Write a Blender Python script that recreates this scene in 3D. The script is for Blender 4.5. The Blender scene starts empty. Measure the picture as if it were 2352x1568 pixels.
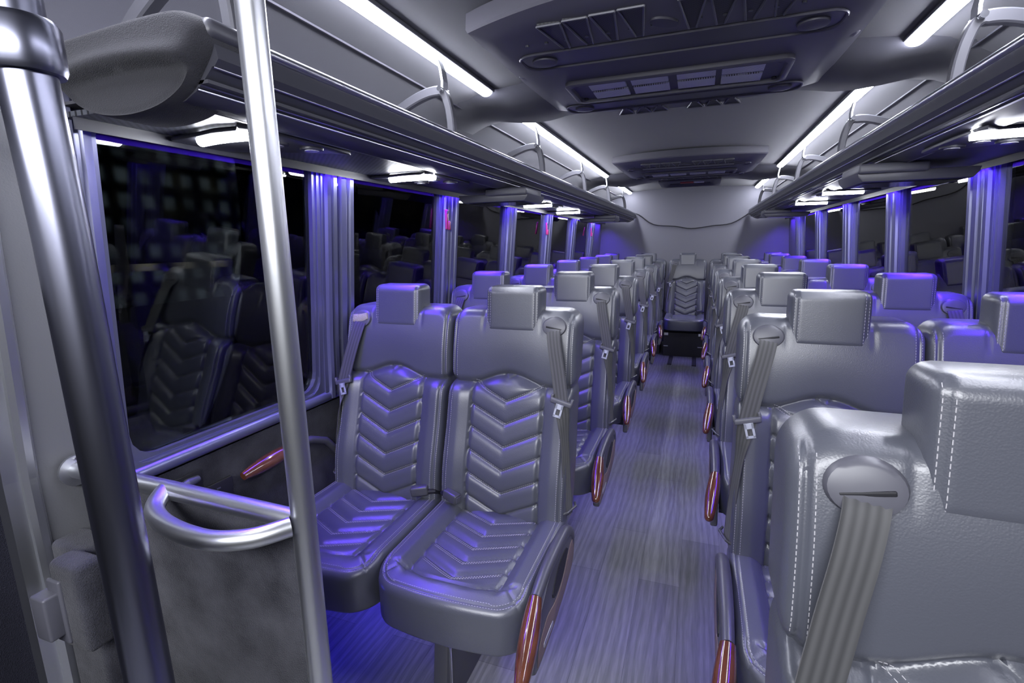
import bpy, math, random
from mathutils import Vector, Matrix
random.seed(4)
sc = bpy.context.scene
COL = sc.collection

# ------------------------------------------------------------------ camera, world, exposure
cam_d = bpy.data.cameras.new('camera'); cam = bpy.data.objects.new('camera', cam_d); COL.objects.link(cam)
cam_d.sensor_width = 36.0; cam_d.lens = 1141.18/2352*36; cam_d.clip_start = 0.02; cam_d.clip_end = 300
Fv = Vector((-0.3421369, 0.9197825, -0.19220429)); Rv = Vector((0.93817987, 0.34581696, -0.01513786)); Uv = Vector((-0.05254396, 0.18550142, 0.98123817))
cam.matrix_world = Matrix(((Rv.x, Uv.x, -Fv.x, 0), (Rv.y, Uv.y, -Fv.y, 0), (Rv.z, Uv.z, -Fv.z, 1.33), (0, 0, 0, 1)))
sc.camera = cam
sc.view_settings.view_transform = 'Standard'; sc.view_settings.look = 'None'
sc.view_settings.exposure = 1.08; sc.view_settings.gamma = 1.0; sc.view_settings.use_curve_mapping = False
wd = bpy.data.worlds.new('night_sky'); sc.world = wd; wd.use_nodes = True
wd.node_tree.nodes['Background'].inputs[0].default_value = (0.02, 0.024, 0.03, 1)
wd.node_tree.nodes['Background'].inputs[1].default_value = 0.25
P_STRIP = 30.0; P_BAR = 34.0; P_BLUE = 33.0; P_FLOOR = 8.0; P_FILL = 38.0

# added cool white fill, and the blue LED lines along the windows and the floor
def area(name, loc, rot, sx, sy, power, col, spread=180):
    l = bpy.data.lights.new(name, 'AREA'); l.shape = 'RECTANGLE'; l.size = sx; l.size_y = sy; l.energy = power; l.color = col
    l.spread = math.radians(spread)
    o = bpy.data.objects.new(name, l); COL.objects.link(o); o.location = loc; o.rotation_euler = rot
    return o
BLUE = (0.10, 0.03, 1.0)
area('window_led_left', (-1.222, 3.8, 1.590), (0, math.radians(-14), 0), 0.012, 6.0, P_BLUE, BLUE, 130)
area('window_led_right', (0.978, 3.8, 1.590), (0, math.radians(14), 0), 0.012, 6.0, P_BLUE, BLUE, 130)
area('floor_led_left', (-1.24, 3.6, 0.30), (0, math.radians(-50), 0), 0.03, 5.6, P_FLOOR, (0.03, 0.02, 1.0))
area('front_fill', (-0.2, -0.82, 1.88), (math.radians(42), 0, 0), 1.9, 0.5, P_FILL, (0.93, 0.95, 1.0))  # unseen soft fill behind the camera, added to flatten light on the seats

# ------------------------------------------------------------------ materials
def mat(name, col, rough=0.5, metal=0.0, spec=0.5, coat=0.0, bump=None, aniso=0.0, sheen=0.0, emis=None, noise=None):
    m = bpy.data.materials.new(name); m.use_nodes = True
    nt = m.node_tree; b = nt.nodes['Principled BSDF']
    b.inputs['Base Color'].default_value = (*col, 1); b.inputs['Roughness'].default_value = rough
    b.inputs['Metallic'].default_value = metal; b.inputs['Specular IOR Level'].default_value = spec
    b.inputs['Coat Weight'].default_value = coat; b.inputs['Coat Roughness'].default_value = 0.28 if name == 'leather' else 0.04; b.inputs['Sheen Weight'].default_value = sheen
    if emis: b.inputs['Emission Color'].default_value = (*emis[0], 1); b.inputs['Emission Strength'].default_value = emis[1]
    tc = nt.nodes.new('ShaderNodeTexCoord')
    if bump:
        kind, scale, strength, dist = bump
        if kind == 'voronoi':
            t = nt.nodes.new('ShaderNodeTexVoronoi'); t.feature = 'SMOOTH_F1'; t.inputs['Scale'].default_value = scale; out = t.outputs['Distance']
        else:
            t = nt.nodes.new('ShaderNodeTexNoise'); t.inputs['Scale'].default_value = scale; t.inputs['Detail'].default_value = 3; out = t.outputs[0]
        nt.links.new(tc.outputs['Object'], t.inputs['Vector'])
        bp = nt.nodes.new('ShaderNodeBump'); bp.inputs['Strength'].default_value = strength; bp.inputs['Distance'].default_value = dist
        nt.links.new(out, bp.inputs['Height']); nt.links.new(bp.outputs[0], b.inputs['Normal'])
    if noise:
        scale, c2, lo, hi = noise[:4]
        n = nt.nodes.new('ShaderNodeTexNoise'); n.inputs['Scale'].default_value = scale; n.inputs['Detail'].default_value = 4
        mp = nt.nodes.new('ShaderNodeMapping')
        if len(noise) > 4: mp.inputs['Scale'].default_value = noise[4]
        nt.links.new(tc.outputs['Object'], mp.inputs[0]); nt.links.new(mp.outputs[0], n.inputs['Vector'])
        r = nt.nodes.new('ShaderNodeValToRGB'); r.color_ramp.elements[0].position = lo; r.color_ramp.elements[1].position = hi
        r.color_ramp.elements[0].color = (*col, 1); r.color_ramp.elements[1].color = (*c2, 1)
        nt.links.new(n.outputs[0], r.inputs[0]); nt.links.new(r.outputs[0], b.inputs['Base Color'])
    return m
M = {}
M['leather'] = mat('leather', (0.072, 0.076, 0.096), 0.36, spec=0.7, coat=0.22, bump=('voronoi', 460, 0.20, 0.0010))
M['stitch'] = mat('stitch', (0.42, 0.41, 0.44), 0.7)
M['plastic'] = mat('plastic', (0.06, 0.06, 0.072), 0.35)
M['bezel'] = mat('bezel', (0.085, 0.085, 0.105), 0.4)
M['black'] = mat('black', (0.012, 0.012, 0.016), 0.6)
M['web'] = mat('webbing', (0.12, 0.12, 0.13), 0.6, sheen=0.3)
nt = M['web'].node_tree
tc = nt.nodes.new('ShaderNodeTexCoord'); wv = nt.nodes.new('ShaderNodeTexWave'); wv.bands_direction = 'X'; wv.inputs['Scale'].default_value = 1.3; wv.inputs['Distortion'].default_value = 0.2
rr_ = nt.nodes.new('ShaderNodeValToRGB'); rr_.color_ramp.elements[0].color = (0.03, 0.03, 0.033, 1); rr_.color_ramp.elements[1].color = (0.06, 0.06, 0.064, 1)
nt.links.new(tc.outputs['UV'], wv.inputs['Vector']); nt.links.new(wv.outputs[0], rr_.inputs[0]); nt.links.new(rr_.outputs[0], nt.nodes['Principled BSDF'].inputs['Base Color'])
M['steel'] = mat('brushed_steel', (0.6, 0.61, 0.64), 0.36, 1.0, bump=('noise', 90, 0.05, 0.001))
M['chrome'] = mat('chrome', (0.75, 0.76, 0.8), 0.12, 1.0)
M['blackchrome'] = mat('dark_polished_tube', (0.22, 0.225, 0.29), 0.3, 1.0)
M['wood'] = mat('polished_wood', (0.075, 0.024, 0.012), 0.16, coat=0.8, noise=(14, (0.13, 0.045, 0.022), 0.3, 0.7, (3, 1, 3)))
M['brown'] = mat('brown_laminate', (0.16, 0.115, 0.105), 0.5)
M['carpet'] = mat('carpet', (0.02, 0.02, 0.029), 0.95, spec=0.1, sheen=0.12, bump=('noise', 420, 0.9, 0.004), noise=(9, (0.062, 0.062, 0.078), 0.35, 0.68))
M['darkcarpet'] = mat('dark_carpet', (0.02, 0.02, 0.03), 0.95, spec=0.1, bump=('noise', 420, 0.9, 0.004))
M['liner'] = mat('ceiling_fabric', (0.065, 0.065, 0.08), 0.85, spec=0.2, sheen=0.15, bump=('noise', 600, 0.25, 0.001))
M['backfabric'] = mat('back_wall_fabric', (0.17, 0.17, 0.195), 0.8, spec=0.25, bump=('noise', 300, 0.3, 0.001))
M['vinyl'] = mat('wall_leatherette', (0.135, 0.137, 0.15), 0.5, bump=('noise', 260, 0.35, 0.0015))
M['shell'] = mat('moulded_plastic', (0.07, 0.068, 0.088), 0.5, bump=('noise', 500, 0.12, 0.001))
M['rack'] = mat('rack_plastic', (0.05, 0.05, 0.064), 0.4, bump=('noise', 500, 0.08, 0.001))
M['capfab'] = mat('flocked_cap', (0.036, 0.036, 0.043), 0.9, spec=0.2, sheen=0.12, bump=('noise', 520, 0.7, 0.003))
M['rail'] = mat('rail_aluminium', (0.5, 0.5, 0.55), 0.28, 1.0)
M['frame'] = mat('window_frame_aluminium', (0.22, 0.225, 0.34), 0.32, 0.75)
M['bracket'] = mat('grey_painted_metal', (0.085, 0.085, 0.10), 0.45)
M['lamp'] = mat('white_light', (1, 1, 1), 0.5, emis=((0.86, 0.88, 1.0), P_STRIP))
M['bar'] = mat('reading_light_white', (1, 1, 1), 0.5, emis=((0.90, 0.92, 1.0), P_BAR))
M['tongue'] = mat('bare_steel', (0.5, 0.52, 0.6), 0.4, 0.35)
M['foam'] = mat('cream_foam', (0.42, 0.38, 0.28), 0.9, bump=('noise', 200, 0.8, 0.003))
M['red'] = mat('red_plastic', (0.55, 0.05, 0.12), 0.35)
M['redsign'] = mat('red_sign', (0.5, 0.01, 0.02), 0.5)
M['white'] = mat('white_sign', (0.65, 0.65, 0.68), 0.5)
M['screen'] = mat('monitor_glass', (0.02, 0.02, 0.03), 0.15)
M['lens'] = mat('clear_lens', (0.45, 0.45, 0.5), 0.1, spec=0.8)
M['road'] = mat('asphalt', (0.03, 0.03, 0.032), 0.8)
M['grass'] = mat('lawn', (0.01, 0.016, 0.012), 0.9)

def perf_mat(name, col, hole, scale, thresh=0.28):
    m = mat(name, col, 0.45); nt = m.node_tree; b = nt.nodes['Principled BSDF']
    tc = nt.nodes.new('ShaderNodeTexCoord'); v = nt.nodes.new('ShaderNodeTexVoronoi'); v.inputs['Randomness'].default_value = 0.0; v.inputs['Scale'].default_value = scale
    mp = nt.nodes.new('ShaderNodeMapping'); mp.inputs['Scale'].default_value = (1, 1, 0.001); mp.inputs['Rotation'].default_value = (0, 0, math.radians(45))
    nt.links.new(tc.outputs['Object'], mp.inputs[0]); nt.links.new(mp.outputs[0], v.inputs['Vector'])
    r = nt.nodes.new('ShaderNodeValToRGB'); r.color_ramp.elements[0].position = thresh; r.color_ramp.elements[1].position = thresh+0.06
    r.color_ramp.elements[0].color = (*hole, 1); r.color_ramp.elements[1].color = (*col, 1)
    nt.links.new(v.outputs['Distance'], r.inputs[0]); nt.links.new(r.outputs[0], b.inputs['Base Color'])
    return m
M['perf'] = perf_mat('perforated_panel', (0.085, 0.09, 0.11), (0.01, 0.01, 0.014), 75)
M['mesh'] = perf_mat('air_mesh', (0.03, 0.03, 0.036), (0.004, 0.004, 0.005), 130, 0.34)
M['mesh_light'] = perf_mat('pale_air_mesh', (0.68, 0.68, 0.72), (0.03, 0.03, 0.035), 170, 0.22)

def floor_mat():
    m = mat('vinyl_plank_floor', (0.2, 0.2, 0.22), 0.42); nt = m.node_tree; b = nt.nodes['Principled BSDF']
    N = nt.nodes.new; L = nt.links.new
    tc = N('ShaderNodeTexCoord'); sw = N('ShaderNodeMapping'); sw.inputs['Rotation'].default_value = (0, 0, math.radians(90)); L(tc.outputs['Object'], sw.inputs[0])
    br = N('ShaderNodeTexBrick'); br.inputs['Scale'].default_value = 1.0; br.inputs['Brick Width'].default_value = 0.92; br.inputs['Row Height'].default_value = 0.155
    br.inputs['Mortar Size'].default_value = 0.0006; br.inputs['Color1'].default_value = (0.158, 0.16, 0.172, 1); br.inputs['Color2'].default_value = (0.215, 0.217, 0.225, 1); br.inputs['Mortar'].default_value = (0.07, 0.07, 0.08, 1)
    br.offset = 0.37; L(sw.outputs[0], br.inputs['Vector'])
    st = N('ShaderNodeMapping'); st.inputs['Scale'].default_value = (1.0, 0.06, 1); L(tc.outputs['Object'], st.inputs[0])
    n1 = N('ShaderNodeTexNoise'); n1.inputs['Scale'].default_value = 170; n1.inputs['Detail'].default_value = 4; L(st.outputs[0], n1.inputs['Vector'])
    st2 = N('ShaderNodeMapping'); st2.inputs['Scale'].default_value = (1.0, 0.16, 1); L(tc.outputs['Object'], st2.inputs[0])
    w = N('ShaderNodeTexWave'); w.inputs['Scale'].default_value = 11; w.inputs['Distortion'].default_value = 9; w.inputs['Detail'].default_value = 1.5; w.inputs['Detail Scale'].default_value = 1.0; L(st2.outputs[0], w.inputs['Vector'])
    def ramp(src, a, b_, lo, hi):
        r = N('ShaderNodeValToRGB'); r.color_ramp.elements[0].position = lo; r.color_ramp.elements[1].position = hi
        r.color_ramp.elements[0].color = (a, a, a, 1); r.color_ramp.elements[1].color = (b_, b_, b_, 1); L(src, r.inputs[0]); return r.outputs[0]
    def mul(a, b_):
        x = N('ShaderNodeMix'); x.data_type = 'RGBA'; x.blend_type = 'MULTIPLY'; x.inputs[0].default_value = 1; L(a, x.inputs[6]); L(b_, x.inputs[7]); return x.outputs[2]
    c = mul(br.outputs[0], ramp(n1.outputs[0], 0.86, 1.14, 0.35, 0.68)); c = mul(c, ramp(w.outputs[0], 0.86, 1.1, 0.2, 0.8))
    L(c, b.inputs['Base Color'])
    bp = N('ShaderNodeBump'); bp.inputs['Strength'].default_value = 0.15; bp.inputs['Distance'].default_value = 0.001; L(n1.outputs[0], bp.inputs['Height']); L(bp.outputs[0], b.inputs['Normal'])
    return m
M['floor'] = floor_mat()

def glass_mat():
    m = bpy.data.materials.new('tinted_glass'); m.use_nodes = True; nt = m.node_tree; nt.nodes.clear()
    o = nt.nodes.new('ShaderNodeOutputMaterial'); mx = nt.nodes.new('ShaderNodeMixShader')
    t = nt.nodes.new('ShaderNodeBsdfTransparent'); t.inputs[0].default_value = (0.62, 0.66, 0.66, 1)
    g = nt.nodes.new('ShaderNodeBsdfGlossy'); g.inputs['Roughness'].default_value = 0.01; g.inputs[0].default_value = (0.95, 0.95, 0.9, 1)
    lw = nt.nodes.new('ShaderNodeFresnel'); lw.inputs[0].default_value = 1.5
    nt.links.new(lw.outputs[0], mx.inputs[0]); nt.links.new(t.outputs[0], mx.inputs[1]); nt.links.new(g.outputs[0], mx.inputs[2]); nt.links.new(mx.outputs[0], o.inputs[0])
    return m
M['glass'] = glass_mat()

# ------------------------------------------------------------------ mesh helpers
class MB:
    def __init__(s): s.v = []; s.f = []; s.uv = None
    def add(s, vs, fs):
        n = len(s.v); s.v += [tuple(p) for p in vs]; s.f += [tuple(i+n for i in f) for f in fs]; return s
    def box(s, c, d, rot=None):
        x, y, z = d[0]/2, d[1]/2, d[2]/2
        vs = [Vector((sx*x, sy*y, sz*z)) for sz in (-1, 1) for sy in (-1, 1) for sx in (-1, 1)]
        if rot is not None: vs = [rot @ p for p in vs]
        c = Vector(c); return s.add([p+c for p in vs], [(0, 2, 3, 1), (4, 5, 7, 6), (0, 1, 5, 4), (2, 6, 7, 3), (0, 4, 6, 2), (1, 3, 7, 5)])
    def bbox(s, c, d, r=0.005, rot=None, seg=3):
        # rounded box: rounded-rectangle sections (x,y) stacked along z with eased ends
        def ring(ix, z):
            out = []; hx, hy = d[0]/2-ix, d[1]/2-ix; rr = max(r-ix, 0.0004)
            for q, (sx, sy) in enumerate(((1, 1), (-1, 1), (-1, -1), (1, -1))):
                for k in range(seg+1):
                    a = math.pi/2*(q+k/seg); out.append(Vector((sx*(hx-rr)+rr*math.cos(a), sy*(hy-rr)+rr*math.sin(a), z)))
            return out
        rings = []; hz = d[2]/2
        for k in range(seg+1):
            a = math.pi/2*k/seg; rings.append(ring(r*(1-math.sin(a)), -hz+r*(1-math.cos(a))))
        for k in range(seg, -1, -1):
            a = math.pi/2*k/seg; rings.append(ring(r*(1-math.sin(a)), hz-r*(1-math.cos(a))))
        c = Vector(c)
        rings = [[(rot @ p if rot is not None else p)+c for p in rg] for rg in rings]
        return s.loft(rings, True)
    def loft(s, rings, cap=True, closed=True):
        n = len(rings[0]); vs = [p for r in rings for p in r]; fs = []
        for i in range(len(rings)-1):
            for j in range(n if closed else n-1):
                k = (j+1) % n; fs.append((i*n+j, i*n+k, (i+1)*n+k, (i+1)*n+j))
        if cap and closed: fs.append(tuple(range(n-1, -1, -1))); fs.append(tuple((len(rings)-1)*n+j for j in range(n)))
        return s.add(vs, fs)
    def tube(s, path, r, n=16, cap=True, sy=1.0):
        path = [Vector(p) for p in path]; rs = r if isinstance(r, (list, tuple)) else [r]*len(path)
        rings = []; up = None
        for i, p in enumerate(path):
            t = (path[min(i+1, len(path)-1)]-path[max(i-1, 0)]).normalized()
            if up is None: up = t.orthogonal().normalized()
            up = (up-t*up.dot(t)).normalized(); w = t.cross(up)
            rings.append([p+up*(math.cos(2*math.pi*k/n)*rs[i])+w*(math.sin(2*math.pi*k/n)*rs[i]*sy) for k in range(n)])
        return s.loft(rings, cap)
    def prism(s, pts, a0, a1, axis='y', bev=0.0):
        # polygon pts (2D) extruded along axis; axis 'y': pts are (x,z); 'x': pts are (y,z); 'z': (x,y)
        def mk(p, q, a):
            return Vector((p, a, q)) if axis == 'y' else Vector((a, p, q)) if axis == 'x' else Vector((p, q, a))
        if bev > 0:
            cx = sum(p[0] for p in pts)/len(pts); cy = sum(p[1] for p in pts)/len(pts)
            def sh(b):
                out = []
                n = len(pts)
                for i in range(n):
                    p0, p1, p2 = pts[i-1], pts[i], pts[(i+1) % n]
                    e1 = Vector((p1[0]-p0[0], p1[1]-p0[1])); e2 = Vector((p2[0]-p1[0], p2[1]-p1[1]))
                    if e1.length < 1e-9 or e2.length < 1e-9: out.append(p1); continue
                    n1 = Vector((-e1.y, e1.x)).normalized(); n2 = Vector((-e2.y, e2.x)).normalized(); nn = (n1+n2)
                    if nn.length < 1e-6: nn = n1
                    nn.normalize()
                    if area2 < 0: nn = -nn
                    out.append((p1[0]+nn.x*b, p1[1]+nn.y*b))
                return out
            area2 = sum(pts[i-1][0]*pts[i][1]-pts[i][0]*pts[i-1][1] for i in range(len(pts)))
            sg = 1 if a1 > a0 else -1
            rings = [[mk(*p, a0) for p in sh(bev)], [mk(*p, a0+sg*bev*0.3) for p in sh(bev*0.3)], [mk(*p, a0+sg*bev) for p in pts],
                     [mk(*p, a1-sg*bev) for p in pts], [mk(*p, a1-sg*bev*0.3) for p in sh(bev*0.3)], [mk(*p, a1) for p in sh(bev)]]
            return s.loft(rings, True)
        return s.loft([[mk(*p, a0) for p in pts], [mk(*p, a1) for p in pts]], True)
    def sweep(s, prof, y0, y1, n=1, cap=True):
        # open profile (x,z) list with thickness already closed -> extrude along y
        rings = [[Vector((p[0], y0+(y1-y0)*i/n, p[1])) for p in prof] for i in range(n+1)]
        return s.loft(rings, cap)
    def build(s, name, m, parent=None, smooth=True, mirror=False, angle=38):
        me = bpy.data.meshes.new(name)
        vs = s.v
        me.from_pydata(vs, [], s.f); me.update()
        import bmesh
        bm = bmesh.new(); bm.from_mesh(me); bmesh.ops.recalc_face_normals(bm, faces=bm.faces); bm.to_mesh(me); bm.free()
        if mirror:
            for v in me.vertices: v.co.x = -v.co.x
            me.flip_normals()
        me.materials.append(M[m] if isinstance(m, str) else m)
        if smooth:
            me.polygons.foreach_set('use_smooth', [True]*len(me.polygons)); me.set_sharp_from_angle(angle=math.radians(angle))
        o = bpy.data.objects.new(name, me); COL.objects.link(o)
        if parent: o.parent = parent
        return o
def tag(o, label=None, cat=None, group=None, kind=None):
    if label: o['label'] = label
    if cat: o['category'] = cat
    if group: o['group'] = group
    if kind: o['kind'] = kind
    return o
def empty(name, loc=(0, 0, 0), label=None, cat=None, group=None):
    o = bpy.data.objects.new(name, None); COL.objects.link(o); o.location = loc; o.empty_display_size = 0.05
    return tag(o, label, cat, group)
def struct(o): o['kind'] = 'structure'; return o
KIDS = {}
def copy_tree(o, parent=None):
    c = o.copy(); COL.objects.link(c); c.parent = parent
    for ch in [k for k in o.children]: copy_tree(ch, c)
    return c
def arc(cx, cy, r, a0, a1, n=8, ry=None):
    ry = r if ry is None else ry
    return [(cx+r*math.cos(math.radians(a0+(a1-a0)*i/n)), cy+ry*math.sin(math.radians(a0+(a1-a0)*i/n))) for i in range(n+1)]
def rrect(x0, y0, x1, y1, r, n=5):
    return arc(x1-r, y1-r, r, 0, 90, n)+arc(x0+r, y1-r, r, 90, 180, n)+arc(x0+r, y0+r, r, 180, 270, n)+arc(x1-r, y0+r, r, 270, 360, n)
def smooth_path(pts, n=8):
    pts = [Vector(p) for p in pts]; out = []
    for i in range(len(pts)-1):
        p0 = pts[max(i-1, 0)]; p1 = pts[i]; p2 = pts[i+1]; p3 = pts[min(i+2, len(pts)-1)]
        for k in range(n):
            t = k/n; out.append(0.5*((2*p1)+(p2-p0)*t+(2*p0-5*p1+4*p2-p3)*t*t+(3*p1-p0-3*p2+p3)*t**3))
    out.append(pts[-1]); return out
def sstep(a, b, x):
    t = max(0, min(1, (x-a)/(b-a))); return t*t*(3-2*t)
def gauss(d, w): return math.exp(-(d/w)**2)

class Pad:
    """a padded panel: rounded outline in (a,b), height field h(a,b) with eased edge, flat back; m maps (a,b,h) to space"""
    def __init__(s, hw, b0, b1, rc0, rc1, re, top, back, m, N=60, K=90):
        s.hw, s.b0, s.b1, s.rc0, s.rc1, s.re, s.top, s.back, s.m, s.N, s.K = hw, b0, b1, rc0, rc1, re, top, back, m, N, K
    def half(s, b):
        w = s.hw(b)
        if b < s.b0+s.rc0: d = s.b0+s.rc0-b; return w-s.rc0+math.sqrt(max(0, s.rc0**2-d*d))
        if b > s.b1-s.rc1: d = b-(s.b1-s.rc1); return w-s.rc1+math.sqrt(max(0, s.rc1**2-d*d))
        return w
    def dist(s, a, b):
        w = s.hw(b); dx = w-abs(a); rc = None
        if b < s.b0+s.rc0: rc = s.rc0; db = b-s.b0
        elif b > s.b1-s.rc1: rc = s.rc1; db = s.b1-b
        d = min(dx, b-s.b0, s.b1-b)
        if rc and dx < rc: d = rc-math.hypot(rc-dx, rc-db)
        return max(0, d)
    def h(s, a, b):
        d = s.dist(a, b); h = s.top(a, b)
        if d < s.re: h -= s.re-math.sqrt(max(0, s.re**2-(s.re-d)**2))
        return h
    def pt(s, a, b, off=0.0): return s.m(a, b, s.h(a, b)+off)
    def mesh(s, mb):
        N, K = s.N, s.K
        def cl(t): return 0.45*t+0.55*math.sin(t*math.pi/2)
        us = [cl(-1+2*i/N) for i in range(N+1)]; bs = [(s.b0+s.b1)/2+(s.b1-s.b0)/2*cl(-1+2*j/K) for j in range(K+1)]
        V = []; F = []
        idx = {}
        for j, b in enumerate(bs):
            w = s.half(b)
            for i, u in enumerate(us):
                a = u*w; V.append(s.m(a, b, s.h(a, b)))
        for j in range(K):
            for i in range(N):
                p = j*(N+1)+i; F.append((p, p+1, p+N+2, p+N+1))
        n0 = len(V)
        loop = [(0, i) for i in range(N+1)]+[(j, N) for j in range(1, K+1)]+[(K, i) for i in range(N-1, -1, -1)]+[(j, 0) for j in range(K-1, 0, -1)]
        L = len(loop); prev = [j*(N+1)+i for j, i in loop]
        re2 = 0.012
        for step in range(4):
            cur = []
            for j, i in loop:
                b = bs[j]; a = us[i]*s.half(b); cb = (s.b0+s.b1)/2
                if step == 0: ins = 0; hh = s.back+re2
                else:
                    an = math.pi/2*step/3; ins = re2*(1-math.cos(an)); hh = s.back+re2*(1-math.sin(an))
                k1 = 1-ins/max(abs(s.hw(b)), 0.02); k2 = 1-ins/((s.b1-s.b0)/2)
                cur.append(len(V)); V.append(s.m(a*k1, cb+(b-cb)*k2, hh))
            for q in range(L):
                r_ = (q+1) % L; F.append((prev[q], prev[r_], cur[r_], cur[q]))
            prev = cur
        F.append(tuple(prev))
        mb.add(V, F); return mb
def dashes(mb, fn, pts, L=0.0045, gap=0.0028, w=0.00065, off=0.0001):
    """stitches laid along a polyline pts=(a,b) of surface fn(a,b,off)->Vector"""
    P = [fn(a, b, off) for a, b in pts]; seglen = [(P[i+1]-P[i]).length for i in range(len(P)-1)]; tot = sum(seglen)
    def at(s_):
        for i, l in enumerate(seglen):
            if s_ <= l or i == len(seglen)-1: return P[i].lerp(P[i+1], min(1, s_/max(l, 1e-9)))
            s_ -= l
    q = 0
    while q+L < tot:
        a, b = at(q), at(q+L); d = b-a
        if d.length > 1e-5:
            d.normalize(); o1 = d.orthogonal().normalized(); o2 = d.cross(o1)
            vs = []
            for p in (a-d*0, b):
                for k in range(4):
                    an = math.pi/2*k+math.pi/4; vs.append(p+(o1*math.cos(an)+o2*math.sin(an))*w)
            mb.add(vs, [(0, 1, 5, 4), (1, 2, 6, 5), (2, 3, 7, 6), (3, 0, 4, 7), (3, 2, 1, 0), (4, 5, 6, 7)])
        q += L+gap
def line(a, b, n=12): return [(a[0]+(b[0]-a[0])*i/n, a[1]+(b[1]-a[1])*i/n) for i in range(n+1)]

# ------------------------------------------------------------------ SETTING
CX = -0.12                       # centre line of the coach
WL0, WL1 = -1.31, -1.245          # left wall x at z 0.8 and 1.62
YB = 6.95                        # back wall
def wx(side, z):                 # inner face of the tilted window wall
    x = -1.19-0.0*z if False else 0
    k = (z-0.86)/0.76
    return (-1.31+0.065*max(0, k)) if side < 0 else (1.07-0.065*max(0, k))
# floor
struct(MB().box((-0.12, 3.15, -0.03), (2.6, 8.1, 0.06)).build('floor', 'floor', smooth=False))
# back wall
struct(MB().box((-0.12, YB+0.03, 1.02), (2.5, 0.06, 2.1)).build('wall_back', 'backfabric', smooth=False))
# side walls: lower carpet, sill, header
def side_wall(side, name):
    x0 = wx(side, 0.0)
    s = side
    pr = [(x0, -0.0), (x0, 0.76), (x0+s*0.06, 0.76), (x0+s*0.06, 0.0)]
    struct(MB().sweep(pr, 0.60 if s < 0 else -0.5, YB).build(name, 'carpet', smooth=False))
    xt = wx(side, 1.62)
    hd = [(xt, 1.60), (xt+s*0.0, 1.66), (xt+s*0.08, 1.66), (xt+s*0.08, 1.60)]
    return x0
side_wall(-1, 'wall_left'); side_wall(1, 'wall_right')
# ceiling with coves
def ceil_prof():
    h = [(1.125, 1.60), (1.13, 1.72), (1.10, 1.82), (1.03, 1.90), (0.92, 1.95), (0.78, 1.975), (0.6, 1.992), (0.3, 2.003), (0, 2.006)]
    left = [(CX-x, z) for x, z in h]; right = [(CX+x, z) for x, z in reversed(h[:-1])]
    inner = left+right; outer = [(CX+(x-CX)*1.04, z+0.03) for x, z in reversed(inner)]
    return inner+outer
struct(MB().sweep(ceil_prof(), -0.9, YB).build('ceiling', 'liner'))
for s, nm in ((-1, 'trim_1'), (1, 'trim_2')):   # seam bead beside the light lines
    x = CX+s*0.93; struct(MB().box((x, 3.2, 1.942), (0.006, 7.4, 0.006)).build(nm, 'shell', smooth=False))
# window pillars, sills, panes
PL = [1.54, 2.43, 3.36, 4.32, 5.26, 6.26]
PR = [0.55, 1.50, 2.47, 3.40, 4.33, 5.27, 6.27]
def pillar(side, y, w, name, z0=0.76, z1=1.66, lean=True):
    mb = MB(); s = side
    # ribbed section in (y, depth into room)
    ribs = [(0, 0.010), (0.10, 0.010), (0.12, 0.022), (0.20, 0.026), (0.24, 0.010), (0.30, 0.008), (0.33, 0.020), (0.42, 0.022), (0.45, 0.007), (0.52, 0.006), (0.55, 0.024), (0.66, 0.030), (0.72, 0.026), (0.76, 0.012), (0.80, 0.012), (0.84, 0.026), (0.94, 0.028), (1.0, 0.012)]
    rings = []
    for z in (z0, 1.0, 1.3, z1):
        x = wx(s, z)
        r = [Vector((x-s*d, y-w/2+w*t, z)) for t, d in ribs]
        r += [Vector((x+s*0.05, y+w/2, z)), Vector((x+s*0.05, y-w/2, z))]
        rings.append(r)
    mb.loft(rings, True)
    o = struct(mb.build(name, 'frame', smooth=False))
    sc_ = MB()
    for z in (0.98, 1.55):
        x = wx(s, z); p = Vector((x-s*0.011, y-w*0.02, z)); sc_.tube([p, p+Vector((-s*0.004, 0, 0))], [0.006, 0.004], 10)
    sc_.build('screw', 'chrome', o)
    return o
tn = 3
for y in PL: pillar(-1, y, 0.165, 'trim_%d' % tn); tn += 1
for y in PR: pillar(1, y, 0.165, 'trim_%d' % tn); tn += 1
def window(side, y0, y1, name, z0=0.80, z1=1.64):
    s = side
    # frame ring with rounded corners in plane (y,z), leaned with the wall
    o = None
    out = rrect(y0-0.045, z0-0.04, y1+0.045, z1+0.03, 0.05, 4); inn = rrect(y0, z0+0.01, y1, z1, 0.065, 4)
    mid = rrect(y0-0.018, z0-0.008, y1+0.018, z1+0.01, 0.06, 4)
    def P(p, d): return Vector((wx(s, p[1])-s*d, p[0], p[1]))
    rings = [[P(p, -0.03) for p in out], [P(p, 0.004) for p in out], [P(p, 0.008) for p in mid], [P(p, 0.002) for p in mid], [P(p, 0.004) for p in inn], [P(p, -0.03) for p in inn], [P(p, -0.03) for p in out]]
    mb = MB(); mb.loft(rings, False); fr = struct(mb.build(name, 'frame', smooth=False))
    g = MB(); e0 = [P(p, -0.012) for p in inn]; e1 = [P(p, -0.017) for p in inn]; g.loft([e0, e1], True); g.build('pane', 'glass', fr, smooth=False)
    return fr
wn = 1
for a, b in [(0.765, 1.42)]+[(PL[i]+0.105, PL[i+1]-0.105) for i in range(5)]: window(-1, a, b, 'window_%d' % wn); wn += 1
for a, b in [(PR[i]+0.105, PR[i+1]-0.105) for i in range(6)]: window(1, a, b, 'window_%d' % wn); wn += 1
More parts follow.
